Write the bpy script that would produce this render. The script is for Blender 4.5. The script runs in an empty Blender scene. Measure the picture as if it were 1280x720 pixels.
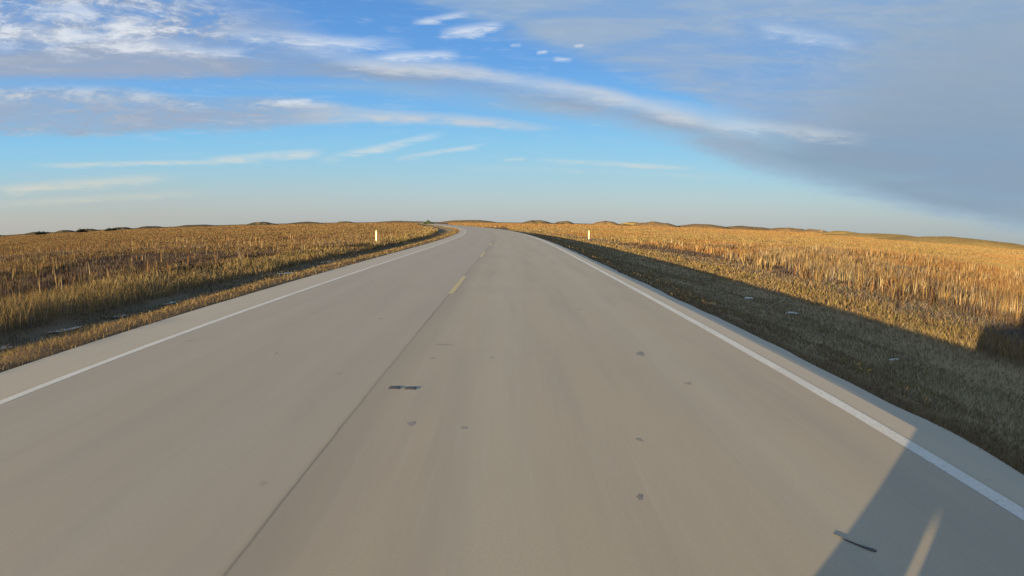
import bpy, bmesh, math, random
import numpy as np
from mathutils import Vector, Matrix, noise as mnoise

rng = np.random.default_rng(7)
random.seed(7)
scene = bpy.context.scene
COL = scene.collection
R = math.radians
H = 1.45                       # camera height above the road
SUN_AZ, SUN_EL = 230.0, 5.0    # compass-like, clockwise from +Y (the road ahead)

# ------------------------------------------------------------------ helpers
def smooth(a, b, t):
    t = np.clip((np.asarray(t, float) - a) / (b - a), 0, 1)
    return t * t * (3 - 2 * t)

def bend(y):
    """sideways offset of the road line at distance y: straight, an arc to the left, straight again"""
    y = np.asarray(y, float)
    Rr, y0, y1 = 760.0, 30.0, 160.0
    arc = -(np.clip(y, y0, y1) - y0) ** 2 / (2 * Rr)
    return arc - (y1 - y0) / Rr * np.clip(y - y1, 0, None)

def tag(o, label=None, cat=None, group=None, kind=None):
    if label: o['label'] = label
    if cat: o['category'] = cat
    if group: o['group'] = group
    if kind: o['kind'] = kind
    return o

def link(name, me, mat=None, parent=None):
    o = bpy.data.objects.new(name, me)
    COL.objects.link(o)
    if mat is not None: me.materials.append(mat)
    if parent is not None: o.parent = parent
    return o

def empty(name, loc, rz=0):
    o = bpy.data.objects.new(name, None)
    COL.objects.link(o)
    o.location = loc; o.rotation_euler.z = rz
    o.empty_display_size = .2
    return o

def grid_mesh(name, X, Y, Z, U=None, V=None, smooth_shade=True):
    ny, nx = X.shape
    me = bpy.data.meshes.new(name)
    co = np.stack([X, Y, Z], -1).reshape(-1, 3).astype(np.float32)
    i = np.arange(ny * nx).reshape(ny, nx)
    f = np.stack([i[:-1, :-1], i[:-1, 1:], i[1:, 1:], i[1:, :-1]], -1).reshape(-1, 4)
    make(me, co, f)
    if U is not None:
        uv = me.uv_layers.new(name='road_uv')
        uvs = np.stack([U, V], -1).reshape(-1, 2)[f.reshape(-1)]
        uv.data.foreach_set('uv', uvs.astype(np.float32).ravel())
    me.polygons.foreach_set('use_smooth', np.full(len(f), smooth_shade))
    me.update()
    return me

def make(me, co, f):
    n, k = f.shape
    me.vertices.add(len(co)); me.vertices.foreach_set('co', co.ravel())
    me.loops.add(n * k); me.loops.foreach_set('vertex_index', f.astype(np.int32).ravel())
    me.polygons.add(n)
    me.polygons.foreach_set('loop_start', np.arange(0, n * k, k, dtype=np.int32))
    me.update(calc_edges=True)

# cheap smooth value noise in numpy
_P = np.random.default_rng(3).random((256, 256))
def vnoise(x, y):
    x = np.asarray(x, float); y = np.asarray(y, float)
    xi = np.floor(x).astype(int); yi = np.floor(y).astype(int)
    fx = x - xi; fy = y - yi
    fx = fx * fx * (3 - 2 * fx); fy = fy * fy * (3 - 2 * fy)
    a = _P[xi % 256, yi % 256]; b = _P[(xi + 1) % 256, yi % 256]
    c = _P[xi % 256, (yi + 1) % 256]; d = _P[(xi + 1) % 256, (yi + 1) % 256]
    return (a * (1 - fx) + b * fx) * (1 - fy) + (c * (1 - fx) + d * fx) * fy
def fbm(x, y, o=3):
    s = 0; a = 1; t = 0
    for k in range(o):
        s = s + a * vnoise(x * 2 ** k + 17.3 * k, y * 2 ** k + 5.1 * k); t += a; a *= .5
    return s / t

# terrain height from the distance to the road line
LATS = [-400, -60, -20, -12, -10.6, -9.8, -8.8, -7.8, -6.9, -6.3, -5.9, -5.45, -5.3, 3.2, 3.36, 3.6, 4.0, 4.5, 6.0, 7.6, 8.8, 9.8, 11.5, 14, 30, 80, 400]
ZS   = [-.35, -.45, -.44, -.40, -.42, -.50, -.54, -.46, -.22, -.05, -.01, -.03, -.14, -.14, -.14, -.105, -.155, -.25, -.50, -.80, -.86, -.78, -.70, -.66, -.58, -.5, -.35]
def terrain(lat, y):
    z = np.interp(lat, LATS, ZS)
    off = smooth(0.3, 4, np.maximum(lat - 3.6, -5.4 - lat))
    x = lat + bend(y)
    z = z + off * (.10 * (fbm(x * .35, y * .35) - .5) + .20 * (fbm(x * .05 + 9, y * .05, 2) - .5))
    nr = (lat > 3.6) | (lat < -5.45)
    z = z + np.where(nr, .035 * (fbm(x * 2.3, y * 2.3, 2) - .5), 0)
    return z

# ------------------------------------------------------------------ node helpers
def new_mat(name):
    m = bpy.data.materials.new(name); m.use_nodes = True
    nt = m.node_tree; nt.nodes.clear()
    out = nt.nodes.new('ShaderNodeOutputMaterial')
    b = nt.nodes.new('ShaderNodeBsdfPrincipled')
    nt.links.new(b.outputs[0], out.inputs[0])
    return m, nt, b

class NB:
    """tiny node builder"""
    def __init__(s, nt): s.nt = nt
    def put(s, sock, v):
        if hasattr(v, 'is_output') or isinstance(v, bpy.types.NodeSocket): s.nt.links.new(v, sock)
        elif v is not None: sock.default_value = v
    def math(s, op, a, b=None, c=None, clamp=False):
        n = s.nt.nodes.new('ShaderNodeMath'); n.operation = op; n.use_clamp = clamp
        s.put(n.inputs[0], a)
        if b is not None: s.put(n.inputs[1], b)
        if c is not None: s.put(n.inputs[2], c)
        return n.outputs[0]
    def sstep(s, v, a, b):
        n = s.nt.nodes.new('ShaderNodeMapRange'); n.interpolation_type = 'SMOOTHSTEP'
        s.put(n.inputs[0], v); s.put(n.inputs[1], a); s.put(n.inputs[2], b)
        n.inputs[3].default_value = 0; n.inputs[4].default_value = 1
        return n.outputs[0]
    def lin(s, v, a, b, c=0., d=1.):
        n = s.nt.nodes.new('ShaderNodeMapRange'); n.clamp = True
        s.put(n.inputs[0], v); n.inputs[1].default_value = a; n.inputs[2].default_value = b
        n.inputs[3].default_value = c; n.inputs[4].default_value = d
        return n.outputs[0]
    def comb(s, x, y, z=0.):
        n = s.nt.nodes.new('ShaderNodeCombineXYZ')
        s.put(n.inputs[0], x); s.put(n.inputs[1], y); s.put(n.inputs[2], z)
        return n.outputs[0]
    def noise(s, vec, scale, detail=4., rough=.55, dist=0.):
        n = s.nt.nodes.new('ShaderNodeTexNoise')
        s.put(n.inputs['Vector'], vec)
        n.inputs['Scale'].default_value = scale; n.inputs['Detail'].default_value = detail
        n.inputs['Roughness'].default_value = rough; n.inputs['Distortion'].default_value = dist
        return n.outputs[0]
    def mix(s, f, a, b, mode='MIX'):
        n = s.nt.nodes.new('ShaderNodeMix'); n.data_type = 'RGBA'; n.blend_type = mode
        s.put(n.inputs[0], f)
        for k, v in ((6, a), (7, b)):
            if isinstance(v, tuple): n.inputs[k].default_value = (*v[:3], 1)
            else: s.nt.links.new(v, n.inputs[k])
        return n.outputs[2]
    def curve(s, v, pts):
        """piecewise smooth curve: pts sorted (0..1, 0..1)"""
        n = s.nt.nodes.new('ShaderNodeFloatCurve'); s.put(n.inputs[1], v)
        c = n.mapping.curves[0]
        while len(c.points) < len(pts): c.points.new(.5, .5)
        for p, (x, y) in zip(c.points, pts):
            p.location = (x, y); p.handle_type = 'AUTO'
        n.mapping.update()
        return n.outputs[0]
    def sep(s, vec):
        n = s.nt.nodes.new('ShaderNodeSeparateXYZ'); s.nt.links.new(vec, n.inputs[0])
        return n.outputs

def road_uv(nt):
    n = nt.nodes.new('ShaderNodeUVMap'); n.uv_map = 'road_uv'
    s = nt.nodes.new('ShaderNodeSeparateXYZ'); nt.links.new(n.outputs[0], s.inputs[0])
    return n.outputs[0], s.outputs[0], s.outputs[1]

def bump(nt, h, strength, dist, b):
    n = nt.nodes.new('ShaderNodeBump'); n.inputs['Strength'].default_value = strength
    n.inputs['Distance'].default_value = dist
    nt.links.new(h, n.inputs['Height']); nt.links.new(n.outputs[0], b.inputs['Normal'])

# ------------------------------------------------------------------ materials
def asphalt_colour(q, uv, u, v):
    """worn pale asphalt; shared by the pavement and the worn patches in the paint"""
    fine = q.noise(uv, 55, 3, .7)
    grit = q.noise(uv, 190, 2, .6)
    streak = q.noise(q.comb(q.math('MULTIPLY', u, 1.0), q.math('MULTIPLY', v, .07)), 2.2, 5, .6)
    fstreak = q.noise(q.comb(q.math('MULTIPLY', u, 1.0), q.math('MULTIPLY', v, .03)), 16, 4, .6)
    blotch = q.noise(uv, .35, 4, .55)
    c = q.mix(blotch, (.335, .277, .197), (.400, .331, .236))
    wheel = q.math('ADD', q.sstep(q.math('ABSOLUTE', q.math('SUBTRACT', q.math('ABSOLUTE', q.math('SUBTRACT', u, .83)), .9)), .45, 0.), q.sstep(q.math('ABSOLUTE', q.math('SUBTRACT', q.math('ABSOLUTE', q.math('ADD', u, 2.8)), .85)), .4, 0.))
    c = q.mix(q.math('MULTIPLY', wheel, q.lin(streak, .3, .7, .1, .5)), c, (.42, .37, .285))
    c = q.mix(q.math('MULTIPLY', q.sstep(streak, .40, .72), .45), c, (.270, .232, .185))
    c = q.mix(q.math('MULTIPLY', q.sstep(fstreak, .5, .8), .22), c, (.43, .38, .32))
    # paler shoulders outside the edge lines
    sh = q.math('ADD', q.sstep(u, 2.86, 2.98), q.sstep(u, -4.42, -4.60))
    c = q.mix(q.math('MULTIPLY', sh, .6), c, (.45, .385, .295))
    # left lane slightly greyer
    ll = q.math('MULTIPLY', q.sstep(u, -1.10, -1.30), q.math('SUBTRACT', 1, q.sstep(u, -4.30, -4.5)))
    c = q.mix(q.math('MULTIPLY', ll, .4), c, (.300, .264, .222))
    c = q.mix(q.math('MULTIPLY', q.sstep(fine, .35, .75), .30), c, (.26, .225, .19))
    c = q.mix(q.math('MULTIPLY', q.sstep(grit, .62, .80), .35), c, (.46, .42, .36))
    c = q.mix(q.math('MULTIPLY', q.sstep(grit, .40, .22), .35), c, (.12, .10, .09))
    return c, fine, grit

def mat_road():
    m, nt, b = new_mat('worn_asphalt'); q = NB(nt)
    uv, u, v = road_uv(nt)
    c, fine, grit = asphalt_colour(q, uv, u, v)
    # the longitudinal joint between the lanes
    wob = q.math('MULTIPLY', q.math('SUBTRACT', q.noise(q.comb(0., v), 1.1, 5, .6), .5), .035)
    d = q.math('ABSOLUTE', q.math('SUBTRACT', q.math('ADD', u, 1.19), wob))
    brk = q.noise(q.comb(0., v, 3.), .22, 3, .6)
    w = q.lin(brk, .3, .62, .006, .018)
    line = q.math('SUBTRACT', 1, q.sstep(d, 0., w))
    amount = q.lin(q.noise(q.comb(0., v, 9.), .13, 2, .5), .36, .60, .25, .85)
    c = q.mix(q.math('MULTIPLY', line, amount), c, (.035, .030, .028))
    # soft dark stain beside the joint
    dr = q.math('SUBTRACT', q.math('ADD', u, 1.19), wob)
    band = q.math('MULTIPLY', q.sstep(dr, -.05, .01), q.sstep(dr, .45, .03))
    c = q.mix(q.math('MULTIPLY', band, .25), c, (.15, .125, .105))
    # soft brown spots of old oil and tar
    sp = q.noise(uv, 3.1, 2, .5)
    c = q.mix(q.math('MULTIPLY', q.sstep(sp, .72, .80), .35), c, (.10, .085, .075))
    # fine cracks
    vo = nt.nodes.new('ShaderNodeTexVoronoi'); vo.feature = 'DISTANCE_TO_EDGE'
    wv = nt.nodes.new('ShaderNodeVectorMath'); wv.operation = 'ADD'
    nn = nt.nodes.new('ShaderNodeTexNoise'); nt.links.new(uv, nn.inputs['Vector']); nn.inputs['Scale'].default_value = 1.2
    nt.links.new(uv, wv.inputs[0]); nt.links.new(nn.outputs[1], wv.inputs[1])
    nt.links.new(wv.outputs[0], vo.inputs['Vector']); vo.inputs['Scale'].default_value = .33
    cr = q.math('MULTIPLY', q.sstep(vo.outputs[0], .003, .0), q.sstep(q.noise(uv, .3, 2), .60, .70))
    c = q.mix(q.math('MULTIPLY', cr, .45), c, (.08, .07, .06))
    nt.links.new(c, b.inputs['Base Color'])
    b.inputs['Roughness'].default_value = .72
    b.inputs['Specular IOR Level'].default_value = .35
    bump(nt, q.math('ADD', q.math('MULTIPLY', fine, .4), grit), .22, .002, b)
    return m

def mat_paint(name, col, wear):
    m, nt, b = new_mat(name); q = NB(nt)
    uv, u, v = road_uv(nt)
    base, fine, grit = asphalt_colour(q, uv, u, v)
    w = q.noise(uv, 30, 5, .7); w2 = q.noise(uv, 1.1, 2, .6)
    k = q.math('MULTIPLY', q.sstep(w, wear - .12, wear + .12), q.lin(w2, .3, .7, .75, 1.))
    p = q.mix(q.noise(uv, 7, 3), tuple(x * .86 for x in col), col)
    c = q.mix(k, base, p)
    nt.links.new(c, b.inputs['Base Color'])
    b.inputs['Roughness'].default_value = .6
    return m

def mat_ground():
    m, nt, b = new_mat('prairie_soil'); q = NB(nt)
    uv, u, v = road_uv(nt)
    n1 = q.noise(uv, .08, 4, .6); n2 = q.noise(uv, 1.1, 5, .65); n3 = q.noise(uv, 14, 4, .7)
    c = q.mix(n2, (.105, .066, .030), (.175, .108, .046))
    c = q.mix(q.math('MULTIPLY', q.sstep(n1, .42, .62), .6), c, (.125, .082, .052))
    # mown verge and ditch bottoms: olive, thin
    rv = q.math('MULTIPLY', q.sstep(u, 3.7, 4.4), q.sstep(u, 10.2, 9.0))
    c = q.mix(q.math('MULTIPLY', rv, .9), c, q.mix(n2, (.26, .195, .108), (.37, .28, .152)))
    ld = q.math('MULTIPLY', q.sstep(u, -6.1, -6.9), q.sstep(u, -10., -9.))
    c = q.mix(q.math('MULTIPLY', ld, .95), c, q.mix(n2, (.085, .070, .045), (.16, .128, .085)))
    rm = q.math('MULTIPLY', q.sstep(u, 11.2, 12.0), q.sstep(u, 15.5, 14.))
    c = q.mix(q.math('MULTIPLY', rm, .7), c, (.105, .080, .070))
    e = q.math('MULTIPLY', q.sstep(u, 4.1, 3.6), q.sstep(u, 0., 1.))
    e2 = q.math('MULTIPLY', q.sstep(u, -6.1, -5.7), q.sstep(u, 0., -1.))
    c = q.mix(q.math('MULTIPLY', q.math('ADD', e, e2), .8), c, q.mix(n3, (.075, .045, .026), (.20, .135, .070)))
    c = q.mix(q.math('MULTIPLY', q.sstep(n3, .55, .75), .4), c, (.26, .19, .10))
    c = q.mix(q.math('MULTIPLY', q.sstep(n3, .45, .3), .5), c, (.035, .026, .017))
    nt.links.new(c, b.inputs['Base Color']); b.inputs['Roughness'].default_value = .95
    b.inputs['Specular IOR Level'].default_value = .1
    bump(nt, q.math('ADD', n3, n2), .9, .05, b)
    return m

def mat_blades(name, transl=.30):
    m = bpy.data.materials.new(name); m.use_nodes = True
    nt = m.node_tree; nt.nodes.clear()
    out = nt.nodes.new('ShaderNodeOutputMaterial')
    at = nt.nodes.new('ShaderNodeAttribute'); at.attribute_name = 'tint'
    d = nt.nodes.new('ShaderNodeBsdfDiffuse'); t = nt.nodes.new('ShaderNodeBsdfTranslucent')
    mx = nt.nodes.new('ShaderNodeMixShader'); mx.inputs[0].default_value = transl
    nt.links.new(at.outputs[0], d.inputs[0]); nt.links.new(at.outputs[0], t.inputs[0])
    nt.links.new(d.outputs[0], mx.inputs[1]); nt.links.new(t.outputs[0], mx.inputs[2])
    nt.links.new(mx.outputs[0], out.inputs[0])
    return m

def mat_simple(name, col, rough=.6, metal=0., spec=.5, var=.12, scale=8, coat=0.):
    m, nt, b = new_mat(name); q = NB(nt)
    tc = nt.nodes.new('ShaderNodeTexCoord')
    n = q.noise(tc.outputs['Object'], scale, 4, .6)
    c = q.mix(n, tuple(x * (1 - var) for x in col), tuple(min(1, x * (1 + var)) for x in col))
    nt.links.new(c, b.inputs['Base Color'])
    b.inputs['Roughness'].default_value = rough; b.inputs['Metallic'].default_value = metal
    b.inputs['Specular IOR Level'].default_value = spec
    b.inputs['Coat Weight'].default_value = coat
    return m

def mat_hill(name, c1, c2, sand=0.):
    m, nt, b = new_mat(name); q = NB(nt)
    tc = nt.nodes.new('ShaderNodeTexCoord')
    v = tc.outputs['Object']
    n = q.noise(v, .06, 5, .65); n2 = q.noise(v, .35, 5, .7)
    c = q.mix(q.sstep(n, .35, .65), c1, c2)
    c = q.mix(q.math('MULTIPLY', q.sstep(n2, .5, .7), .5), c, tuple(x * .45 for x in c1))
    if sand: c = q.mix(q.math('MULTIPLY', q.sstep(n, .60, .66), sand), c, (.50, .42, .32))
    nt.links.new(c, b.inputs['Base Color']); b.inputs['Roughness'].default_value = .95
    b.inputs['Specular IOR Level'].default_value = .05
    bump(nt, n2, 1., .8, b)
    return m

# ------------------------------------------------------------------ ground
def build_ground():
    far = [90, 110, 140, 180, 240, 320, 430, 600, 900, 1400, 2200, 3500, 6000]
    rt = list(np.arange(3.36, 15, .16)) + list(np.arange(15, 40, .8)) + list(np.arange(40, 90, 4)) + far
    lt = sorted([-v for v in np.arange(5.3, 13, .16)]) 
    lt = [-v for v in far][::-1] + sorted([-v for v in list(np.arange(13, 40, .8)) + list(np.arange(40, 90, 4))]) + lt
    lat = np.array(lt + list(np.arange(-5.2, 3.3, 1.2)) + [3.3] + rt)
    ys = np.array([-6000, -3000, -1200, -500, -250, -120, -60, -30, -16] + list(np.arange(-8, 24, .2)) + list(np.arange(24, 60, .6)) +
                  list(np.arange(60, 140, 2.5)) + list(np.arange(140, 400, 10)) + [430, 500, 600, 750, 950, 1200, 1600, 2200, 3200, 4500, 7000])
    LA, Y = np.meshgrid(lat, ys)
    X = LA + bend(Y); Z = terrain(LA, Y)
    me = grid_mesh('ground', X, Y, Z, LA, Y)
    tag(link('ground', me, M['ground']), kind='structure')

def strip(name, lats, zs, ys, mat, jitter=None, uvoff=0):
    lats = np.array(lats, float); LA, Y = np.meshgrid(lats, ys)
    if jitter is not None:
        for col, amp, fr in jitter:
            LA[:, col] += amp * (fbm(Y[:, col] * fr + col * 31, Y[:, col] * 0 + col * 7.7, 4) - .5) * 2
    Z = np.broadcast_to(np.array(zs, float), LA.shape)
    me = grid_mesh(name, LA + bend(Y), Y, Z.copy(), LA, Y, False)
    return link(name, me, mat)

def build_road():
    ys = np.array([-6000, -2000, -700, -250, -100, -40, -15] + list(np.arange(-8, 60, .25)) + list(np.arange(60, 200, 2)) + list(np.arange(200, 600, 15)) + [700, 900, 1300, 2000, 3500, 6500])
    o = strip('road', [-5.47, -5.41, -4.4, -1.2, 1, 2.8, 3.16, 3.24, 3.56, 3.60], [-.13, 0, 0, 0, 0, 0, 0, -.008, -.085, -.19], ys, M['road'],
              jitter=[(0, .02, 1.3), (1, .015, 1.3), (7, .03, .35), (8, .09, .9), (9, .09, .9)])
    tag(o, kind='structure')
    for nm, a, w in (('edge_line', -4.45, .11), ('edge_line', 2.85, .125)):
        o = strip(nm, [a - w / 2, a + w / 2], [.0012, .0012], ys, M['white_paint'], jitter=[(0, .006, 2.), (1, .006, 2.)])
        tag(o, kind='structure')
    y = 11.45 - 12.2 * 3
    k = 0
    while y < 330:
        if y > 8 or -30 < y < -8:
            yy = np.linspace(y, y + 3.7, 16)
            o = strip('centre_line_dash', [-1.225, -1.12], [.0012, .0012], yy, M['yellow_paint'], jitter=[(0, .008, 3.), (1, .008, 3.)])
            tag(o, kind='structure')
        y += 12.2; k += 1

# flat irregular stains and marks on the asphalt
def blob_mesh(name, rx, ry, h=.003, n=18, rough=.25, seed=0):
    r = random.Random(seed); bm = bmesh.new()
    ph = [r.random() * 6.28 for _ in range(3)]
    def rad(a): return 1 + rough * (.5 * math.sin(2 * a + ph[0]) + .35 * math.sin(3 * a + ph[1]) + .3 * math.sin(5 * a + ph[2]))
    top = [bm.verts.new((rx * .86 * rad(a) * math.cos(a), ry * .86 * rad(a) * math.sin(a), h)) for a in [i * 2 * math.pi / n for i in range(n)]]
    bot = [bm.verts.new((rx * rad(a) * math.cos(a), ry * rad(a) * math.sin(a), 0)) for a in [i * 2 * math.pi / n for i in range(n)]]
    bm.faces.new(top)
    for i in range(n): bm.faces.new((bot[i], bot[(i + 1) % n], top[(i + 1) % n], top[i]))
    me = bpy.data.meshes.new(name); bm.to_mesh(me); bm.free()
    return me

def build_marks():
    spots = [(1.5, 6.2, .055, .09, 0), (1.68, 4.96, .03, .05, 1), (.72, 2.75, .018, .035, 0), (-.81, 5.92, .03, .04, 1), (-.76, 6.61, .09, .05, 1), (-.17, 6.0, .025, .03, 1),
             (-.7, 3.9, .035, .04, 1), (-.31, 3.84, .022, .03, 1), (-1.63, 5.19, .022, .03, 1), (-1.93, 8.37, .03, .05, 1), (-2.6, 5.9, .02, .05, 1), (-.43, 16.04, .05, .12, 1), (.9, 3.6, .02, .035, 1), (1.2, 9.5, .04, .07, 1)]
    for i, (x, y, rx, ry, soft) in enumerate(spots):
        o = link('tar_spot', blob_mesh('tar_spot', rx, ry, .0004, seed=i, rough=.45), M['tar_soft' if soft else 'tar'])
        o.location = (x, y, .0004); tag(o, kind='structure')
    # two stubs of lost reflective road markers: low dark adhesive pads
    for i, (x, lab) in enumerate(((-1.0, 'low dark rubber pad glued to the asphalt beside the joint, left one of the pair'),
                                  (-.855, 'low dark rubber pad glued to the asphalt, right one of the pair'))):
        bm = bmesh.new(); bmesh.ops.create_cube(bm, size=1)
        for v in bm.verts:
            k = 1. if v.co.z < 0 else .72
            v.co = Vector((v.co.x * .105 * k, v.co.y * .085 * k, (v.co.z + .5) * .005))
        bmesh.ops.bevel(bm, geom=bm.edges[:], offset=.0015, segments=2, affect='EDGES')
        me = bpy.data.meshes.new('road_marker'); bm.to_mesh(me); bm.free()
        o = link('road_marker', me, M['rubber']); o.location = (x, 4.79, .001)
        tag(o, lab, 'road marker', 'dark marker pads beside the centre joint')
    # curled strip of tyre rubber
    bm = bmesh.new(); n = 14; rows = []
    for i in range(n):
        t = i / (n - 1); x = .26 * t; y = -.012 * math.sin(t * 2.6); w = .0015 + .013 * t ** 2 * (1 if t < .93 else .35) ; z = .001 + .001 * math.sin(t * 3.1)
        rows.append([bm.verts.new((x, y - w, z)), bm.verts.new((x, y + w, z * .6)), bm.verts.new((x, y + w, z * .6 + .004)), bm.verts.new((x, y - w, z + .004))])
    for a, c in zip(rows, rows[1:]):
        for j in range(4): bm.faces.new((a[j], a[(j + 1) % 4], c[(j + 1) % 4], c[j]))
    bm.faces.new(rows[0]); bm.faces.new(rows[-1])
    bmesh.ops.recalc_face_normals(bm, faces=bm.faces)
    me = bpy.data.meshes.new('tyre_shred'); bm.to_mesh(me); bm.free()
    o = link('tyre_shred', me, M['rubber']); o.location = (1.60, 2.16, .0); o.rotation_euler.z = R(-58)
    tag(o, 'small curled shred of black tyre rubber on the asphalt where the vehicle shadow begins', 'rubber scrap')

# ------------------------------------------------------------------ vegetation
PAL = {
    'straw':  [(.46, .31, .13), (.40, .25, .09), (.52, .37, .18), (.33, .20, .08)],
    'gold':   [(.40, .26, .085), (.36, .22, .070), (.45, .31, .115), (.30, .20, .075)],
    'reed':   [(.47, .30, .115), (.42, .25, .085), (.36, .18, .055), (.55, .38, .18), (.28, .13, .045), (.17, .085, .040)],
    'russet': [(.38, .195, .072), (.32, .160, .060), (.42, .235, .090)],
    'brown':  [(.17, .10, .050), (.23, .14, .065), (.13, .078, .045), (.27, .17, .08)],
    'olive':  [(.30, .23, .085), (.37, .28, .105), (.42, .30, .125), (.25, .19, .080)],
    'green':  [(.17, .17, .035), (.21, .19, .04), (.13, .13, .03)],
    'grey':   [(.22, .165, .115), (.27, .21, .145), (.16, .12, .085), (.32, .25, .17)],
    'dark':   [(.13, .085, .060), (.10, .062, .040), (.17, .115, .075), (.15, .12, .10)],
}
def blades(name, x, y, z, h, w, lean, azl, col, mat, curve=.5):
    """one mesh of N tapered three-joint blades (2 quads + tip)"""
    n = len(x)
    fa = rng.random(n) * 2 * np.pi
    dx, dy = np.cos(fa), np.sin(fa)
    lx, ly = np.cos(azl), np.sin(azl)
    P = []
    for t, ws in ((0., .8), (.45, 1.), (1., 0.)):
        off = lean * h * (t * (1 - curve) + curve * t * t)
        zz = z + h * t * np.sqrt(np.clip(1 - (lean * t * .8) ** 2, .05, 1)) - (0.02 if t == 0 else 0)
        cx, cy = x + lx * off, y + ly * off
        if ws == 0: P.append(np.stack([cx, cy, zz], -1))
        else:
            hw = w * ws * .5
            P.append(np.stack([cx - dx * hw, cy - dy * hw, zz], -1)); P.append(np.stack([cx + dx * hw, cy + dy * hw, zz], -1))
    V = np.stack(P, 1)                 # n,5,3
    base = (np.arange(n) * 5)[:, None]
    tris = np.concatenate([base + np.array([0, 1, 3]), base + np.array([0, 3, 2]), base + np.array([2, 3, 4])], 0)
    me = bpy.data.meshes.new(name)
    make(me, V.reshape(-1, 3).astype(np.float32), tris)
    a = me.color_attributes.new('tint', 'FLOAT_COLOR', 'POINT')
    cc = np.concatenate([np.repeat(col, 5, 0), np.ones((n * 5, 1))], 1).astype(np.float32)
    a.data.foreach_set('color', cc.ravel())
    return link(name, me, mat)

PSC = np.array([.58, .655, .86])
def pick(pal, n, w=None):
    c = np.array(PAL[pal]); i = rng.integers(0, len(c), n)
    return c[i] * PSC * (1 + .22 * (rng.random((n, 1)) - .5)) * (1 + .08 * (rng.random((n, 3)) - .5))

def scatter(n, r0, r1, az0, az1, power):
    """points about the viewpoint, density falling as r**-power"""
    e = 2 - power
    u = rng.random(n)
    r = (r0 ** e + u * (r1 ** e - r0 ** e)) ** (1 / e) if abs(e) > 1e-6 else r0 * (r1 / r0) ** u
    a = np.radians(az0 + rng.random(n) * (az1 - az0))
    return r * np.sin(a), r * np.cos(a), r

def lat_of(x, y): return x - bend(y)

def place(sel, *arrs): return [a[sel] for a in arrs]

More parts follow.
